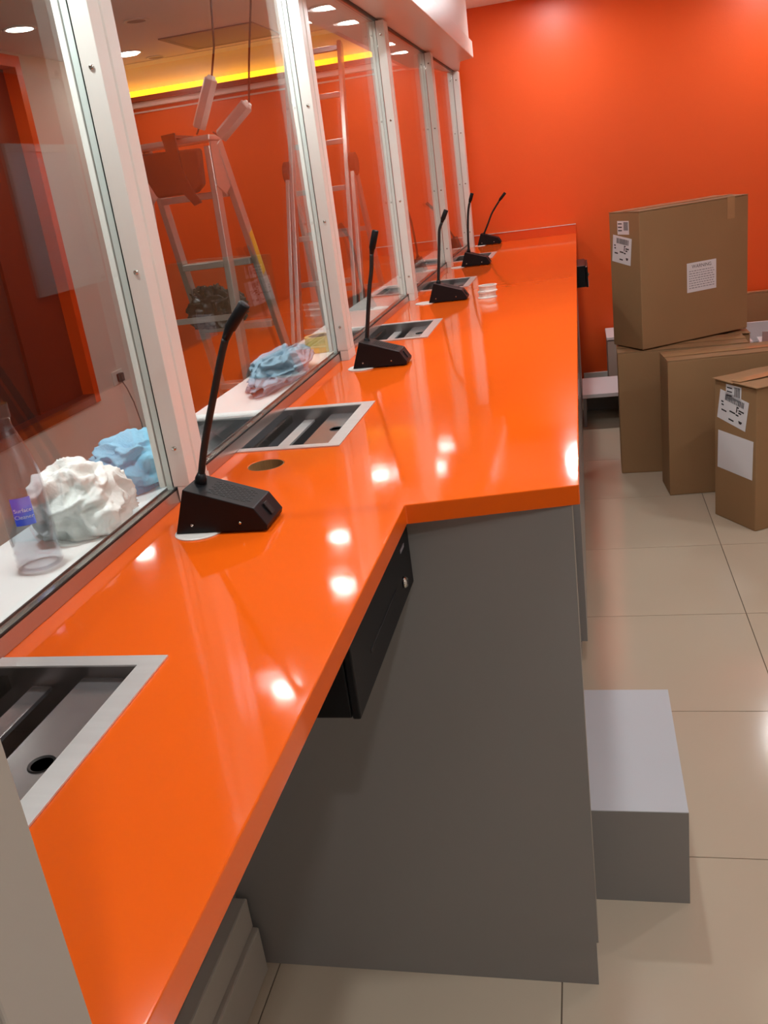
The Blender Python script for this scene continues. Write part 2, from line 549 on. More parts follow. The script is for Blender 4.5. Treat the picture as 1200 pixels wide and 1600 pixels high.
panes = [(0.34, PY[0]+0.0, 'nearest glass pane, with cleaning bottle and white cloth behind it'),
         (PY[0]+0.045, PY[1], 'glass pane between nearest and second posts, stepladder seen through it'),
         (PY[1]+0.045, PY[2], 'glass pane between second and third posts'),
         (PY[2]+0.045, PY[3], 'glass pane between third and fourth posts'),
         (PY[3]+0.045, PY[4], 'glass pane between fourth and farthest posts'),
         (PY[4]+0.045, WY-0.025, 'narrow glass pane between farthest post and orange wall')]
for a, b, lb in panes:
    g = ob('pane', BX(-0.7395, -0.7285, a, b, 1.0838, 2.1212), 'glass', sl)
    g['label'] = lb
    e = bmesh.new()
    box(e, -0.7393, -0.7287, b+0.0001, b+0.0008, 1.0845, 2.1205)
    ob('polished_edge', e, 'pane_edge', g)

# near post at the end of the worktop
t = thing('end_post', 'stone grey post at the lower left corner, nearest the viewer', 'post', (-0.28, 0.275, 0))
ob('shaft', BX(-0.30, -0.264, 0.250, 0.300, 0.0, 2.13), 'near_post', t, bevel=0.0015)
ob('glass_edge_strip', BX(-0.302, -0.270, 0.2455, 0.2495, 0.0, 2.13), 'gasket', t)  # dark greenish strip standing for the glass edge beside the post

# ------------------------------------------------------------------ cash trays
names_t = ['stainless cash tray at the lower left, nearest the viewer',
           'stainless cash tray beyond the round cable hole',
           'stainless cash tray behind the second desk microphone',
           'stainless cash tray behind the third desk microphone',
           'farthest stainless cash tray, behind the fourth desk microphone']
for (a, b), lb in zip(TRAYS, names_t):
    t = thing('cash_tray', lb, 'cash tray', (-0.735, (a+b)/2, 0.97), 'cash trays under the glass screen')
    bm = bmesh.new()
    for q in ((-0.526, -0.497, a, b), (-0.7195, -0.526, a, a+0.022), (-0.7195, -0.526, b-0.022, b)):
        box(bm, *q, TOP+0.0004, TOP+0.0026)
    ob('rim', bm, 'steel', t)
    bm = bmesh.new()
    for q in ((-0.975, -0.955, a, b), (-0.955, -0.749, a, a+0.02), (-0.955, -0.749, b-0.02, b)):
        box(bm, *q, 1.0504, 1.0522)
    ob('customer_rim', bm, 'steel', t)
    # curved scoop
    y0, y1 = a+0.0165, b-0.0165
    prof = [(-0.598, 1.0395), (-0.604, 1.015), (-0.620, 0.992), (-0.650, 0.974), (-0.70, 0.968), (-0.78, 0.968), (-0.84, 0.976), (-0.89, 0.998), (-0.93, 1.028), (-0.952, 1.049)]
    bm = bmesh.new()
    v0 = [bm.verts.new((x, y0, z)) for x, z in prof]
    v1 = [bm.verts.new((x, y1, z)) for x, z in prof]
    for i in range(len(prof)-1):
        bm.faces.new((v0[i], v0[i+1], v1[i+1], v1[i]))
    bm.faces.new(v0)
    bm.faces.new(v1)
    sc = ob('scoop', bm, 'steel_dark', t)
    ob('slide_plate', BX(-0.603, -0.5185, y0+0.0022, y1-0.0022, 1.0400, 1.0435), 'steel_plate', t)
    ob('plate_edge', BX(-0.5335, -0.5300, y0+0.004, y1-0.004, 1.0436, 1.0475), 'post', t)
    bm = bmesh.new()
    box(bm, -0.748, -0.5165, y0, y0+0.002, 1.025, TOP+0.0002)
    box(bm, -0.748, -0.5165, y1-0.002, y1, 1.025, TOP+0.0002)
    box(bm, -0.518, -0.5162, y0+0.0021, y1-0.0021, 1.025, TOP+0.0002)
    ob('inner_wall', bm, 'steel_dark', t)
    yc = (a+b)/2+0.02 if a > 1 else 0.675
    ob('finger_hole', lathe(bmesh.new(), [(0.0, 0.0), (0.0115, 0.0), (0.0140, 0.0014), (0.0150, 0.0)], (-0.557, yc, 1.0437), 26), 'black_soft', t)
    ob('slide_bar', BX(-0.674, -0.648, y0+0.0025, y1-0.0025, 1.028, 1.033), 'steel' if a > 1 else 'steel_plate', t)
    ob('guide_rail', BX(-0.713, -0.704, y0+0.002, y1-0.002, 1.030, 1.048), 'chrome', t)

# ------------------------------------------------------------------ desk microphones
names_m = ['nearest black desk microphone, with speaker slots on its sloped top',
           'second black desk microphone, beside the second white post',
           'third black desk microphone, next to the stacked white rings',
           'fourth black desk microphone, in front of the farthest post',
           'farthest black desk microphone, by the orange end wall']
MICS = [(-0.655, 1.245, [(0.037, 0.070), (0.060, 0.14), (0.089, 0.211), (0.113, 0.269), (0.126, 0.297)], [(0.135, 0.311), (0.167, 0.346)]),
        (-0.645, 2.46, [(0.037, 0.060), (0.050, 0.13), (0.067, 0.217), (0.078, 0.26), (0.085, 0.305)], [(0.088, 0.318), (0.104, 0.366)]),
        (-0.612, 3.675, [(0.039, 0.066), (0.050, 0.15), (0.060, 0.23), (0.066, 0.276), (0.078, 0.303)], [(0.083, 0.314), (0.101, 0.349)]),
        (-0.632, 4.965, [(0.042, 0.070), (0.046, 0.15), (0.055, 0.249), (0.063, 0.295), (0.07, 0.32)], [(0.074, 0.33), (0.088, 0.367)]),
        (-0.672, 6.235, [(0.039, 0.062), (0.070, 0.12), (0.105, 0.19), (0.135, 0.232), (0.160, 0.264)], [(0.168, 0.274), (0.205, 0.312)])]
slot = None
for (x0, y0, nk, hd), lb in zip(MICS, names_m):
    t = thing('desk_microphone', lb, 'microphone', (x0+0.08, y0+0.04, TOP), 'desk microphones along the worktop')
    zb = TOP+0.0035
    P = lambda a, b, h: Vector((x0+a, h, zb+b))
    prof = [(0.0, 0.0), (0.026, 0.074), (0.138, 0.037), (0.156, 0.008), (0.154, 0.0)]
    ob('body', prism(bmesh.new(), prof, P, y0, y0+0.080), 'black', t, bevel=0.0012)
    yc = y0+0.045
    pts = [Vector((x0+a, yc, TOP+z)) for a, z in nk]
    # smooth the neck with a spline
    fine = []
    for i in range(len(pts)-1):
        p0, p1, p2, p3 = pts[max(i-1, 0)], pts[i], pts[i+1], pts[min(i+2, len(pts)-1)]
        for k in range(5):
            u = k/5
            fine.append(0.5*((2*p1)+(p2-p0)*u+(2*p0-5*p1+4*p2-p3)*u*u+(3*p1-p0-3*p2+p3)*u**3))
    fine.append(pts[-1])
    ob('gooseneck', tube(bmesh.new(), fine, 0.0058, 12), 'black_soft', t, smooth=True)
    h0, h1 = [Vector((x0+a, yc, TOP+z)) for a, z in hd]
    d = (h1-h0).normalized()
    ob('microphone_head', tube(bmesh.new(), [fine[-1]+d*0.001, h0, h0+d*0.004, h1-d*0.002, h1], [0.006, 0.0075, 0.0092, 0.0092, 0.0080], 16), 'black', t, smooth=True)
    d0 = (fine[1]-fine[0]).normalized()
    ob('neck_collar', tube(bmesh.new(), [fine[0]-Vector((0, 0, 0.004)), fine[0]+d0*0.012, fine[0]+d0*0.020], [0.0105, 0.0095, 0.0065], 16), 'black', t, smooth=True)
    # slots in the sloped top
    ex = Vector((0.112, 0, -0.037)).normalized()
    n = Vector((0.037, 0, 0.112)).normalized()
    o0 = Vector((x0+0.026, y0, zb+0.074))
    bm = bmesh.new()
    for r in range(9):
        for q in range(6):
            a0 = 0.034+q*0.0115+(0.00575 if r % 2 else 0)
            b0 = 0.016+r*0.0060
            quad_box(bm, lambda a, b, cc: o0+ex*a+Vector((0, b, 0))+n*cc, a0, a0+0.0085, b0, b0+0.0034, 0.0001, 0.0005)
    ob('speaker_slots', bm, 'black_soft', t)
    # rocker switch on the nose
    e0 = Vector((x0+0.138, y0, zb+0.037))
    e1 = Vector((x0+0.156, y0, zb+0.008))
    ev = (e1-e0).normalized()
    en = Vector((-ev.z, 0, ev.x))
    en = en if en.x > 0 else -en
    bm = bmesh.new()
    quad_box(bm, lambda a, b, cc: e0+ev*a+Vector((0, b, 0))+en*cc, 0.006, 0.028, 0.032, 0.046, 0.0002, 0.0035)
    sw = ob('rocker_switch', bm, 'black_soft', t, bevel=0.0008)
    for xx in (0.030, 0.112):
        b2 = lathe(bmesh.new(), [(0.0026, 0), (0.0020, -0.0010), (0.0, -0.0012)], (x0+xx, y0-0.0002, zb+0.014), 10, axis='Y')
        ob('screw', b2, 'chrome', t, smooth=True)
    for xx, yy in ((0.095, 0.015), (0.14, 0.015), (0.095, 0.065), (0.14, 0.065)):
        ob('rubber_foot', lathe(bmesh.new(), [(0.005, TOP+0.0002), (0.005, zb-0.0002)], (x0+xx, y0+yy, 0), 12), 'black_soft', t)

# white cable grommets under the microphones
names_g = ['white cable grommet disc under the nearest desk microphone',
           'white cable grommet disc under the second desk microphone',
           'white cable grommet disc left of the third desk microphone',
           'white cable grommet disc left of the fourth desk microphone',
           'white cable grommet disc under the farthest desk microphone']
for (gx, gy), lb in zip([(-0.621, 1.262), (-0.624, 2.480), (-0.632, 3.70), (-0.652, 4.99), (-0.655, 6.26)], names_g):
    g = ob('cable_grommet', lathe(bmesh.new(), [(0.0, TOP+0.0003), (0.0405, TOP+0.0003), (0.0405, TOP+0.0018), (0.038, TOP+0.0032), (0.0, TOP+0.0032)], (gx, gy, 0), 40), 'white_plastic', None)
    tag(rebase(g, (gx, gy, TOP)), lb, 'grommet', 'cable grommets on the worktop')
t = thing('cable_grommet', 'white ring grommet with dark slot behind the second microphone', 'grommet', (-0.565, 2.565, TOP))
ob('ring', lathe(bmesh.new(), [(0.020, TOP+0.0003), (0.040, TOP+0.0003), (0.040, TOP+0.002), (0.036, TOP+0.004), (0.020, TOP+0.004)], (-0.565, 2.565, 0), 40, closed=True), 'white_plastic', t, smooth=True)
ob('slot', lathe(bmesh.new(), [(0.0, TOP+0.0004), (0.0199, TOP+0.0004), (0.0199, TOP+0.0012), (0.0, TOP+0.0012)], (-0.565, 2.565, 0), 30), 'black_soft', t)

# two loose grommet rings stacked
for k, (lb, dx) in enumerate((('lower of two stacked white plastic rings beside the third microphone', 0), ('upper of two stacked white plastic rings, its rim open on top', 0.003))):
    z = TOP+0.0004+k*0.0245
    prof = [(0.030, z), (0.0385, z), (0.0385, z+0.003), (0.034, z+0.005), (0.034, z+0.019), (0.0375, z+0.021), (0.0375, z+0.024), (0.030, z+0.024)]
    g = ob('grommet_ring', lathe(bmesh.new(), prof, (-0.376+dx, 3.69, 0), 40, closed=True), 'white_plastic', None, smooth=False)
    tag(rebase(g, (-0.376+dx, 3.69, z)), lb, 'ring', 'stacked white rings')

# ------------------------------------------------------------------ under the worktop
t = thing('counter_base', 'dark grey laminate base under the orange worktop, behind the footrest', 'counter base', (-0.4, 1.40, 0))
ob('end_panel', prism(bmesh.new(), [(-0.779, 0.11), (-0.0365, 0.11), (-0.0365, 1.0255), (-0.7475, 1.0255), (-0.7475, 0.99), (-0.779, 0.99)], lambda a, b, h: Vector((a, h, b)), 1.388, 1.406), 'grey', t)
ob('edge_band', BX(-0.0363, -0.0353, 1.388, 1.406, 0.11, 1.0255), 'grey_edge', t)
ob('plinth', BX(-0.779, -0.040, 1.389, 1.405, 0.0003, 0.1095), 'grey', t)
ob('back_panel', BX(-0.800, -0.780, 0.30, WY-0.003, 0.0003, 0.955), 'grey', t)
t = thing('cable_trunking', 'pale grey floor trunking under the near end of the worktop', 'trunking', (-0.75, 0.85, 0))
ob('body', BX(-0.779, -0.733, 0.31, 1.372, 0.0003, 0.118), 'grey_edge', t, bevel=0.004)
ob('lid', BX(-0.779, -0.745, 0.31, 1.372, 0.1185, 0.195), 'grey_edge', t, bevel=0.004)
t = thing('footrest_box', 'low grey box with white top standing against the dark panel', 'footrest', (0.0, 1.85, 0))
ob('body', BX(-0.30, 0.158, 1.616, 2.090, 0.0003, 0.2400), 'grey', t)
ob('top_board', BX(-0.30, 0.158, 1.616, 2.090, 0.2401, 0.2422), 'foot_top', t)
cabs = [(2.60, 3.72, 'grey under-counter cabinet beyond the white-topped footrest'),
        (3.76, 4.80, 'grey under-counter cabinet beside the stacked cartons'),
        (5.24, 6.36, 'farthest grey under-counter cabinet, against the orange wall')]
for a, b, lb in cabs:
    t = thing('base_cabinet', lb, 'cabinet', (-0.4, (a+b)/2, 0), 'under-counter cabinets')
    ob('body', BX(-0.775, -0.062, a, b, 0.10, 0.958), 'grey', t)
    ob('plinth', BX(-0.775, -0.066, a+0.004, b-0.004, 0.0003, 0.0995), 'grey', t)
    m_ = (a+b)/2
    for q0, q1, hy in ((a+0.001, m_-0.0015, m_-0.05), (m_+0.0015, b-0.001, m_+0.05)):
        d = ob('door', BX(-0.0618, -0.044, q0, q1, 0.102, 1.0235), 'grey', t)

def cash_drawer(loc, x0, x1, y0, y1, z0, z1, lb, lock_y, extra=False):
    t = thing('cash_till', lb, 'cash drawer', loc, 'cash drawers under the worktop')
    b_ = ob('body', BX(x0, x1-0.012, y0, y1, z0, z1), 'black', t, bevel=0.002)
    f_ = ob('front', BX(x1-0.0115, x1, y0, y1, z0-0.002, z1-0.006), 'black', t, bevel=0.0025)
    zl = z0+0.035
    ob('lock', lathe(bmesh.new(), [(0.0095, 0), (0.0095, 0.004), (0.007, 0.007), (0.0, 0.0072)], (x1+0.0002, lock_y, zl), 20, axis='X'), 'chrome', f_, smooth=True)
    ob('key_slot', BX(x1+0.0075, x1+0.0080, lock_y-0.0012, lock_y+0.0012, zl-0.004, zl+0.004), 'black_soft', f_)
    ob('deposit_slot', BX(x1+0.0002, x1+0.0010, y0+0.09, y1-0.13, z0+0.045, z0+0.049), 'black_soft', f_)
    ob('badge', BX(x1+0.0002, x1+0.0010, y1-0.075, y1-0.045, z0+0.083, z0+0.089), 'faint_ink', f_)
    return t
cash_drawer((-0.42, 1.17, 0.908), -0.72, -0.308, 0.965, 1.380, 0.905, 1.0255, 'black cash drawer with silver lock hanging under the near worktop', 1.300)
t = cash_drawer((-0.15, 5.02, 0.90), -0.45, 0.024, 4.86, 5.20, 0.905, 1.012, 'black cash drawer pulled out past the far worktop edge', 5.10)
ob('steel_band', BX(0.0243, 0.0256, 4.862, 5.0, 0.907, 0.935), 'steel', t)
ob('hanger', BX(-0.40, -0.06, 4.88, 5.18, 1.0125, 1.0255), 'black', t)

# ------------------------------------------------------------------ cartons
def face_label(parent, o, ex, ey, n, w, h, tilt, kind):
    """a printed sheet stuck on a carton face; o centre, ex right, ey up, n outward"""
    ct, stt = math.cos(tilt), math.sin(tilt)
    X = ex*ct+ey*stt
    Y = -ex*stt+ey*ct
    P = lambda a, b, cc: o+X*a+Y*b+n*cc
    bm = bmesh.new()
    quad_box(bm, P, -w/2, w/2, -h/2, h/2, 0.0008, 0.0016)
    nm = {'warning': 'warning_label', 'ship': 'shipping_label', 'small': 'small_label', 'plain': 'blank_sheet'}[kind]
    lab = ob(nm, bm, 'paper', parent)
    if kind == 'plain':
        return lab
    bm = bmesh.new()
    rnd = random.Random(int(w*1e5+h*1e4))
    def rect(a0, a1, b0, b1):
        quad_box(bm, P, a0, a1, b0, b1, 0.0017, 0.0020)
    if kind == 'warning':
        tb = text_bm('WARNING', h*0.17)
        for v in tb.verts:
            v.co = P(v.co.x, v.co.y+h*0.36, 0.0019)
        ob('warning_text', tb, 'ink', lab)
        for r in range(8):
            x = -w*0.43
            y = h*0.20-r*h*0.082
            while x < w*0.40:
                L = rnd.uniform(0.03, 0.10)*w
                rect(x, min(x+L, w*0.43), y, y+h*0.028)
                x += L+w*0.025
        ob('print', bm, 'faint_ink', lab)
    else:
        if kind == 'ship':
            x = -w*0.30
            while x < w*0.36:
                L = rnd.uniform(0.008, 0.028)*w
                rect(x, x+L, h*0.22, h*0.42)
                x += L+rnd.uniform(0.010, 0.022)*w
            for (a0, a1, b0) in ((-.42, -.34, .10), (-.40, -.32, .0), (.12, .16, .04), (.12, .20, .14), (.2, .38, .06), (.2, .30, -.02), (-.38, -.2, -.18), (-.10, .10, -.10), (.12, .22, -.12), (-.1, .08, -.38), (.24, .36, -.30), (.26, .34, -.34)):
                rect(a0*w, a1*w, b0*h, (b0+0.05)*h)
            rect(.12*w, .15*w, -.02*h, .18*h)
        else:
            x = w*0.06
            while x < w*0.42:
                L = 0.03*w
                rect(x, x+L, -h*0.2, h*0.42)
                x += L+0.025*w
            for b0 in (.25, .0, -.25):
                rect(-.44*w, -.1*w, b0*h, (b0+.08)*h)
        ob('print', bm, 'ink', lab)
    return lab

def carton(label, A, ang, L, W, z0, z1, style='closed', labels=()):
    """A: near corner; the long side runs along ang, the narrow side to its left"""
    ux = Vector((math.cos(ang), math.sin(ang), 0))
    vx = Vector((-math.sin(ang), math.cos(ang), 0))
    A = Vector((A[0], A[1], 0))
    P = lambda a, b, cc: A+ux*a+vx*b+Vector((0, 0, cc))
    base = A+ux*L/2+vx*W/2
    t = thing('cardboard_carton', label, 'carton', (base.x, base.y, z0), 'brown cardboard cartons by the wall')
    bm = bmesh.new()
    quad_box(bm, P, 0, L, 0, W, z0+0.0004, z1-0.004)
    ob('body', bm, 'card', t, bevel=0.004)
    g = 0.0035
    for k, (b0, b1) in enumerate(((0.0, W/2-0.001), (W/2+0.001, W))):
        bm = bmesh.new()
        lift = 0.006 if style == 'loose' else 0.0012
        e = 0.012 if style == 'loose' else 0.0
        n = 12
        grid = []
        rnd = random.Random(k+int(L*100)+int(z1*1000))
        rows = []
        for j in range(2):
            row = []
            for i in range(n+1):
                a = -e+(L+e)*i/n
                bb = (b0-e if k == 0 else b0, b1)[j] if k == 0 else (b0, b1)[j]
                w = (noise.noise((a*9, k*3+j*1.7+z1, L))+0.5)*lift
                row.append((a, bb, w))
            rows.append(row)
        for cc in (0, g):
            grid.append([[bm.verts.new(P(a, bb, z1-0.0035+w+cc)) for a, bb, w in row] for row in rows])
        for i in range(n):
            bm.faces.new([grid[1][0][i], grid[1][0][i+1], grid[1][1][i+1], grid[1][1][i]])
            bm.faces.new([grid[0][0][i], grid[0][1][i], grid[0][1][i+1], grid[0][0][i+1]])
            for j in (0, 1):
                bm.faces.new([grid[0][j][i], grid[0][j][i+1], grid[1][j][i+1], grid[1][j][i]])
        for i in (0, n):
            bm.faces.new([grid[0][0][i], grid[0][1][i], grid[1][1][i], grid[1][0][i]])
        ob('top_flap', bm, 'card', t)
    # tape over the middle seam and down one end
    bm = bmesh.new()
    quad_box(bm, P, -0.0012, L+0.001, W/2-0.026, W/2+0.026, z1+0.001+(0.006 if style == 'loose' else 0.0014), z1+0.0018+(0.006 if style == 'loose' else 0.0014))
    quad_box(bm, P, L*0.80, L*0.87, -0.0012, -0.0004, z1-0.10, z1-0.002)
    ob('packing_tape', bm, 'tape', t)
    for (face, a, z, w, h, tilt, kind) in labels:
        if face == 'front':
            face_label(t, P(a, 0, z), ux, Vector((0, 0, 1)), -vx, w, h, tilt, kind)
        else:
            face_label(t, P(0, a, z), -vx, Vector((0, 0, 1)), -ux, w, h, tilt, kind)
    return t

carton('large carton on top of the stack, with white WARNING label', (0.262, 4.50), math.atan2(0.33, 0.526), 0.62, 0.241, 0.627, 1.266, 'closed',
       [('side', 0.125, 1.195, 0.092, 0.062, 0.0, 'small'), ('side', 0.142, 1.092, 0.150, 0.125, -0.13, 'ship'), ('front', 0.345, 0.925, 0.170, 0.138, 0.0, 'warning')])
carton('carton standing on the floor under the top one, nearest the worktop', (0.142, 4.517), -0.02, 0.60, 0.235, 0.0, 0.620, 'closed')
carton('carton with taped top in the middle of the front row', (0.345, 4.157), 0.085, 0.60, 0.205, 0.0, 0.638, 'closed')
carton('front carton at right edge with shipping labels and loose flaps', (0.638, 3.679), math.atan2(0.128, 0.22), 0.61, 0.2545, 0.0, 0.607, 'loose',
       [('side', 0.135, 0.563, 0.092, 0.064, -0.02, 'small'), ('side', 0.140, 0.492, 0.175, 0.125, -0.17, 'ship'), ('side', 0.125, 0.305, 0.215, 0.165, -0.03, 'plain')])
carton('carton with white corner label, half hidden behind the front row', (0.505, 4.762), 0.0, 0.285, 0.30, 0.0, 0.612, 'loose',
       [('front', 0.02, 0.57, 0.05, 0.07, 0.0, 'plain')])
carton('flat carton leaning upright against the orange wall at far right', (0.95, 6.29), 0.0, 0.80, 0.075, 0.0, 0.568, 'closed')

# open white box with booklets
t = thing('open_white_box', 'open white box of papers behind the cartons at right edge', 'box', (1.15, 5.3, 0))
bm = bmesh.new()
box(bm, 0.85, 0.862, 5.10, 5.55, 0.0004, 0.50)
box(bm, 1.448, 1.46, 5.10, 5.55, 0.0004, 0.52)
box(bm, 0.862, 1.448, 5.10, 5.112, 0.0004, 0.44)
box(bm, 0.862, 1.448, 5.538, 5.55, 0.0004, 0.52)
ob('walls', bm, 'white_lam', t)
ob('base', BX(0.862, 1.448, 5.112, 5.538, 0.0004, 0.36), 'white_lam', t)
for k in range(5):
    a = 0.3-0.12*k
    z = 0.3606+0.024*k
    cx, cy = 1.00+0.012*k, 5.28
    P = lambda p, q, cc: Vector((cx+math.cos(a)*p-math.sin(a)*q, cy+math.sin(a)*p+math.cos(a)*q, cc))
    lbk = ['bottom booklet in the open white box', 'second booklet up in the open white box', 'middle booklet in the open white box', 'fourth booklet up in the open white box', 'topmost booklet in the open white box'][k]
    bt = thing('booklet', lbk, 'booklet', (cx, cy, z), 'booklets in the open white box')
    bm = bmesh.new()
    quad_box(bm, P, -0.105, 0.105, -0.145, 0.145, z, z+0.020)
    ob('pages', bm, 'paper', bt)
    bm = bmesh.new()
    quad_box(bm, P, -0.108, 0.108, -0.148, 0.148, z+0.0202, z+0.0225)
    ob('cover', bm, 'white_lam' if k % 2 else 'vent', bt)

# low shelf and tower by the far wall
t = thing('low_shelf', 'low white board shelf on the floor past the cartons', 'shelf', (0.18, 5.63, 0))
ob('board', BX(-0.040, 0.46, 5.40, 5.835, 0.182, 0.205), 'white_lam', t, bevel=0.002)
ob('side', BX(-0.038, -0.020, 5.42, 5.83, 0.0004, 0.1815), 'grey', t)
ob('side', BX(0.44, 0.458, 5.42, 5.83, 0.0004, 0.1815), 'grey', t)
ob('back', BX(-0.019, 0.439, 5.79, 5.808, 0.0004, 0.1815), 'grey', t)
t = thing('tower_cabinet', 'slim pale grey tower by the far wall behind the cartons', 'tower unit', (0.24, 6.2, 0))
ob('body', BX(0.130, 0.34, 6.02, 6.36, 0.0004, 0.392), 'near_post', t, bevel=0.003)
ob('seam', BX(0.133, 0.337, 6.023, 6.357, 0.3922, 0.398), 'black_soft', t)
ob('lid', BX(0.126, 0.344, 6.016, 6.364, 0.3982, 0.418), 'white_lam', t, bevel=0.003)

# framed white board on the right wall (seen mirrored in the glass)
t = thing('white_board', 'white framed board on the right wall, mirrored in the glass', 'board', (RX-0.01, 5.92, 1.12))
ob('panel', BX(RX-0.014, RX-0.002, 5.50, 6.28, 1.17, 2.01), 'white_lam', t)
bm = bmesh.new()
box(bm, RX-0.025, RX-0.002, 5.45, 5.499, 1.12, 2.06)
box(bm, RX-0.025, RX-0.002, 6.281, 6.33, 1.12, 2.06)
box(bm, RX-0.025, RX-0.002, 5.50, 6.28, 1.12, 1.169)
box(bm, RX-0.025, RX-0.002, 5.50, 6.28, 2.011, 2.06)
ob('frame', bm, 'white_plastic', t)

# ------------------------------------------------------------------ ladders on the customer side
def ladder_leg(t, p, q, w=0.028, d=0.062, foot=True):
    o_ = ob('leg', bar(bmesh.new(), p, q, w, d, Vector((1, 0, 0))), 'alu', t, bevel=0.003)
    if foot:
        p, q = Vector(p), Vector(q)
        dd = (p-q).normalized()
        ob('rubber_foot', bar(bmesh.new(), q+dd*0.04, q-dd*0.002, w+0.008, d+0.008, Vector((1, 0, 0))), 'black_soft', o_)
    return o_

t = thing('stepladder', 'aluminium stepladder with dark pouch on top, behind nearest post', 'ladder', (-1.70, 4.35, 0))
nr0, nr1 = Vector((-1.535, 3.965, 1.78)), Vector((-1.52, 3.86, 0.006))
nl0, nl1 = Vector((-1.85, 3.965, 1.78)), Vector((-1.95, 3.86, 0.006))
fr0, fr1 = Vector((-1.525, 4.04, 1.80)), Vector((-1.485, 4.80, 0.006))
fl0, fl1 = Vector((-1.86, 4.04, 1.80)), Vector((-1.97, 4.80, 0.006))
for p, q in ((nr0, nr1), (nl0, nl1), (fr0, fr1), (fl0, fl1)):
    ladder_leg(t, p, q)
for z in (1.585, 1.275, 0.955, 0.63, 0.31):
    u = (1.80-z)/1.794
    a, b = fl0.lerp(fl1, u), fr0.lerp(fr1, u)
    ob('tread', bar(bmesh.new(), a+Vector((0.016, -0.01, 0)), b+Vector((-0.016, -0.01, 0)), 0.09, 0.03, Vector((0, 1, 0))), 'alu', t, bevel=0.003)
ob('top_cap', BX(-1.875, -1.512, 3.93, 4.07, 1.801, 1.826), 'alu', t, bevel=0.006)
for sx in (-1.868, -1.518):
    ob('hinge_plate', prism(bmesh.new(), [(3.935, 1.80), (4.065, 1.80), (4.10, 1.62), (4.02, 1.58), (3.93, 1.62)], lambda a, b, h: Vector((h, a, b)), sx-0.003, sx+0.003), 'alu', t)
ob('brace', bar(bmesh.new(), (-1.86, 3.93, 1.06), (-1.52, 3.93, 1.06), 0.025, 0.012, Vector((0, 0, 1))), 'alu', t)
ob('brace', bar(bmesh.new(), (-1.88, 3.885, 0.45), (-1.515, 3.885, 0.45), 0.025, 0.012, Vector((0, 0, 1))), 'alu', t)
y_ = fr0.lerp(fr1, 0.30)
sk = ob('warning_sticker', bar(bmesh.new(), fr0.lerp(fr1, 0.22)+Vector((0.0150, 0, 0)), fr0.lerp(fr1, 0.33)+Vector((0.0150, 0, 0)), 0.001, 0.045, Vector((1, 0, 0))), 'yellow', t)
sk['label'] = 'yellow sticker on ladder rail'

t = thing('tool_pouch', 'dark brown tool pouch hanging at the top of the stepladder', 'pouch', (-1.70, 3.9, 1.6))
ob('bag', prism(bmesh.new(), [(-1.845, 1.785), (-1.55, 1.775), (-1.56, 1.63), (-1.60, 1.60), (-1.78, 1.60), (-1.825, 1.70)], lambda a, b, h: Vector((a, h, b)), 3.875, 3.925), 'pouch', t, bevel=0.012, seg=3)
ob('strap', prism(bmesh.new(), [(-1.70, 1.842), (-1.64, 1.846), (-1.635, 1.70), (-1.60, 1.60), (-1.575, 1.56), (-1.61, 1.55), (-1.66, 1.62), (-1.685, 1.72)], lambda a, b, h: Vector((a, h, b)), 3.862, 3.8745), 'pouch', t)
ob('strap_loop', BX(-1.70, -1.64, 3.862, 4.07, 1.8265, 1.838), 'pouch', t)

# tall extended ladder
t = thing('extension_ladder', 'tall extended aluminium ladder behind the second white post', 'ladder', (-1.40, 5.2, 0))
def mp_(z):
    return 4.70+0.36*z
rail = []
for x in (-1.575, -1.262):
    rail.append(ob('rail', bar(bmesh.new(), (x, mp_(2.30), 2.30), (x-0.02 if x < -1.4 else x+0.02, mp_(0.006), 0.006), 0.024, 0.055, Vector((1, 0, 0))), 'alu', t, bevel=0.003))
for z in (2.275, 2.03, 1.785, 1.54, 1.295, 1.05, 0.80, 0.55, 0.30):
    ob('rung', bar(bmesh.new(), (-1.562, mp_(z), z), (-1.275, mp_(z), z), 0.028, 0.028, Vector((0, 1, 0))), 'alu', t, bevel=0.003)
for x in (-1.605, -1.225):
    s_ = -1 if x < -1.4 else 1
    a = Vector((x, mp_(1.62)+0.03, 1.66))
    ladder_leg(t, a, (x+0.03*s_, 5.98, 0.006), 0.024, 0.055)
    ladder_leg(t, a+Vector((0, -0.02, 0)), (x+0.035*s_, mp_(0.0)-0.0, 0.006), 0.022, 0.050)
    ob('hinge', lathe(bmesh.new(), [(0.055, -0.018), (0.062, -0.014), (0.062, 0.014), (0.055, 0.018)], (x+0.004*s_, mp_(1.62)+0.02, 1.655), 24, axis='X'), 'pouch', t, smooth=False)
for z in (1.3, 0.95, 0.6):
    u = (1.66-z)/1.654
    ob('rung', bar(bmesh.new(), (-1.607-0.03*u, (mp_(1.62)+0.03)*(1-u)+5.98*u, z), (-1.223+0.03*u, (mp_(1.62)+0.03)*(1-u)+5.98*u, z), 0.026, 0.026, Vector((0, 1, 0))), 'alu', t)

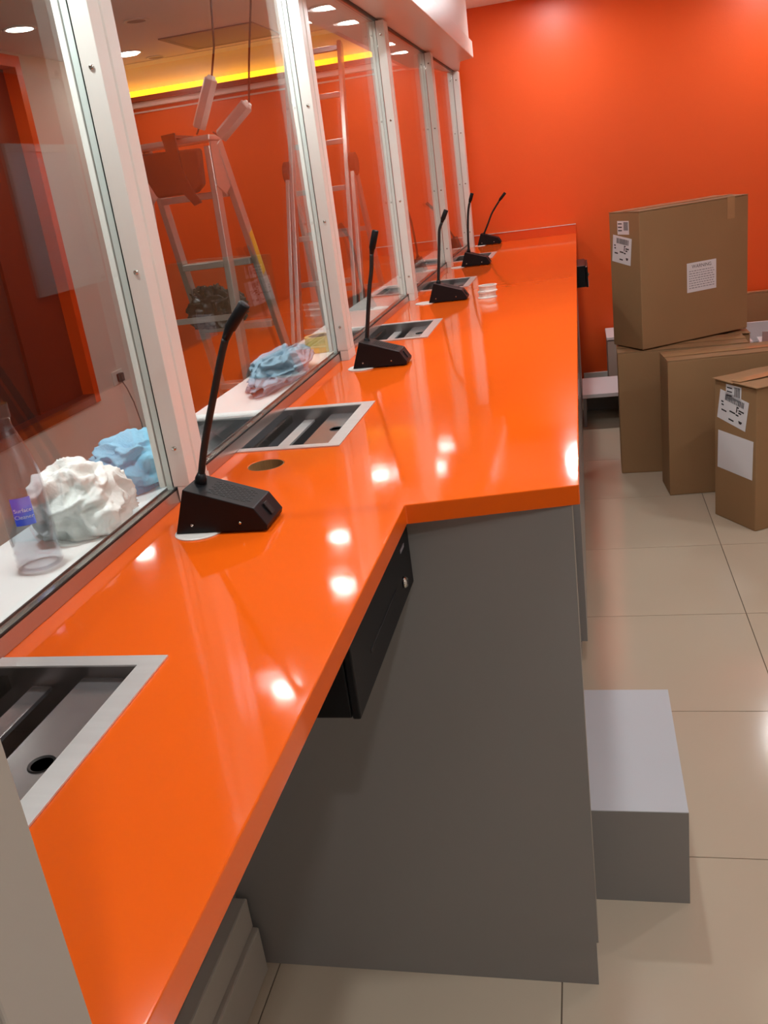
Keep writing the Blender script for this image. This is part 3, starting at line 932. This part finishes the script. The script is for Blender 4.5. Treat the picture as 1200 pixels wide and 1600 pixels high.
# black sack on a tread of the stepladder
def crumple(name, ctr, rad, m, seed, amp=0.25, freq=1.6, sub=6, parent=None):
    """a heap of cloth: a ball squashed on its base, warped into sharp folds"""
    bm = bmesh.new()
    bmesh.ops.create_icosphere(bm, subdivisions=sub, radius=1.0)
    off = Vector((seed*3.7, seed*1.3, seed*2.1))
    for v in bm.verts:
        n = v.co.normalized()
        w = n*freq+off+0.55*noise.noise_vector(n*1.3*freq+off)
        big = noise.noise(n*1.1+off*1.7)
        r1 = abs(noise.noise(w*1.3))
        r2 = abs(noise.noise(w*2.9+Vector((5, 1, 2))))
        r3 = abs(noise.noise(w*6.5+Vector((2, 7, 3))))
        d = amp*(1.0*big+1.5*(0.25-r1)+0.42*(0.22-r2)+0.10*(0.2-r3))
        r = max(0.4, 1+d)
        v.co = Vector((n.x*rad[0]*r, n.y*rad[1]*r, n.z*rad[2]*r))
    zmin = -rad[2]*0.55
    for v in bm.verts:
        if v.co.z < zmin+0.012:
            k = max(0.0, (zmin+0.012-v.co.z)/rad[2])
            q = 1+0.35*min(k, 0.5)*(0.6+noise.noise(Vector((v.co.x, v.co.y, 0))*25+off))
            v.co.z = max(v.co.z, zmin+0.0005*(1+noise.noise(v.co*60)))
            v.co.x *= q
            v.co.y *= q
    for v in bm.verts:
        v.co += Vector(ctr)-Vector((0, 0, zmin))
    return ob(name, bm, m, parent, smooth=True)

g = crumple('bin_bag', (-1.765, 4.31, 0.972), (0.135, 0.085, 0.135), 'bag_black', 3.0, 0.45, 1.6)
tag(rebase(g, (-1.765, 4.31, 0.972)), 'crumpled black plastic sack on a tread of the stepladder', 'bag')

# hanging drivers on cables
def driver(label, top, bend, a, b, tail):
    a, b = Vector(a), Vector(b)
    t = thing('hanging_driver', label, 'light driver', tuple(b), 'silver drivers hanging from the ceiling')
    ob('cable', tube(bmesh.new(), [top, bend, a+(a-b).normalized()*0.012], 0.0045, 8), 'pouch', t, smooth=True)
    d = (b-a).normalized()
    ob('housing', tube(bmesh.new(), [a, a+d*0.004, b-d*0.004, b], [0.026, 0.030, 0.030, 0.026], 6), 'alu', t)
    ob('end_cap', tube(bmesh.new(), [a-d*0.012, a-d*0.0005], [0.016, 0.022], 6), 'white_plastic', t)
    ob('lead', tube(bmesh.new(), [b+d*0.0005, tail], 0.004, 8), 'pouch', t)
driver('upright silver driver hanging from the left ceiling cable', (-1.39, 3.95, CZ-0.001), (-1.43, 3.95, 2.15), (-1.467, 3.95, 2.035), (-1.560, 3.95, 1.855), (-1.575, 3.95, 1.832))
driver('slanting silver driver hanging from the right ceiling cable', (-1.20, 3.95, CZ-0.001), (-1.29, 3.95, 2.08), (-1.330, 3.95, 1.915), (-1.470, 3.95, 1.810), (-1.500, 3.95, 1.832))

# ------------------------------------------------------------------ things on the customer ledge
LZ = 1.0508
g = crumple('white_cloth', (-0.862, 1.335, LZ), (0.075, 0.090, 0.080), 'cloth_white', 1.0, 0.28, 1.3)
tag(rebase(g, (-0.862, 1.335, LZ)), 'crumpled white cloth on the ledge behind the nearest pane', 'cloth')
g = crumple('blue_cloth', (-0.885, 1.585, LZ), (0.080, 0.10, 0.062), 'cloth_blue', 2.0, 0.36, 1.3)
tag(rebase(g, (-0.885, 1.585, LZ)), 'crumpled bright blue cloth on the ledge behind the white cloth', 'cloth')
g = crumple('grey_blue_cloth', (-0.868, 2.47, LZ), (0.070, 0.20, 0.050), 'cloth_greyblue', 4.0, 0.40, 1.5)
tag(rebase(g, (-0.865, 2.50, LZ)), 'grey-blue cloth heaped on the ledge left of second post', 'cloth')
t = thing('tape_roll', 'gold roll of tape on the ledge beside the second post', 'tape roll', (-0.855, 2.885, LZ))
bm = lathe(bmesh.new(), [(0.038, LZ+0.0004), (0.050, LZ+0.0004), (0.050, LZ+0.05), (0.038, LZ+0.05)], (-0.855, 2.885, 0), 40, closed=True)
ob('tape', bm, 'gold_tape', t)
bm = lathe(bmesh.new(), [(0.035, LZ+0.0004), (0.0378, LZ+0.0004), (0.0378, LZ+0.05), (0.035, LZ+0.05)], (-0.855, 2.885, 0), 40, closed=True)
ob('core', bm, 'card', t)

# cleaning bottle
bx_, by_ = -0.858, 1.172
t = thing('cleaner_bottle', 'clear plastic cleaner bottle with blue label at left edge', 'bottle', (bx_, by_, LZ))
prof = [(0.026, 0.006), (0.028, 0.0005), (0.034, 0.003), (0.0365, 0.009), (0.0345, 0.014), (0.0365, 0.019), (0.0345, 0.024), (0.0365, 0.029), (0.0345, 0.034), (0.0355, 0.04), (0.0355, 0.135), (0.034, 0.155), (0.028, 0.185), (0.018, 0.215), (0.0135, 0.228), (0.0135, 0.240), (0.0, 0.240)]
ob('body', lathe(bmesh.new(), [(r, LZ+z) for r, z in prof], (bx_, by_, 0), 40, cap=False), 'clear', t, smooth=True)
ob('inner_skin', lathe(bmesh.new(), [(r*0.93, LZ+z+0.0015) for r, z in prof[2:14]], (bx_, by_, 0), 40, cap=False), 'clear', t, smooth=True)
ob('cap', lathe(bmesh.new(), [(0.0155, LZ+0.2405), (0.0155, LZ+0.262), (0.0, LZ+0.262)], (bx_, by_, 0), 24), 'clear', t)
a0 = math.radians(-62)
lr = 0.0361
bm = bmesh.new()
for k in range(13):
    an = a0+(k-6)/6*0.42
    for z in (0.080, 0.124):
        bm.verts.new((bx_+lr*math.cos(an), by_+lr*math.sin(an), LZ+z))
bm.verts.ensure_lookup_table()
for k in range(12):
    bm.faces.new([bm.verts[i] for i in (2*k, 2*k+2, 2*k+3, 2*k+1)])
bmesh.ops.solidify(bm, geom=bm.faces[:], thickness=0.0003)
lab = ob('front_label', bm, 'label_blue', t, smooth=True)
for txt, z, sz in (('Surface', 0.104, 0.0088), ('Cleaner', 0.0935, 0.0088)):
    tb = text_bm(txt, sz)
    for v in tb.verts:
        an = a0+v.co.x/lr
        v.co = Vector((bx_+(lr+0.0008)*math.cos(an), by_+(lr+0.0008)*math.sin(an), LZ+z+v.co.y))
    ob('label_text', tb, 'paper', lab)

# wall socket with plug
t = thing('wall_socket', 'white wall socket with black plug and lead on the left wall', 'socket', (LX, 5.47, 0.50))
ob('plate', BX(LX+0.0004, LX+0.010, 5.40, 5.54, 0.51, 0.60), 'white_plastic', t, bevel=0.003)
pl = ob('plug', BX(LX+0.0105, LX+0.042, 5.445, 5.495, 0.525, 0.58), 'black_soft', t, bevel=0.006)
ob('lead', tube(bmesh.new(), [(LX+0.03, 5.47, 0.523), (LX+0.035, 5.50, 0.47), (LX+0.03, 5.56, 0.36), (LX+0.03, 5.60, 0.2), (LX+0.03, 5.60, 0.01)], 0.004, 8), 'black_soft', pl)
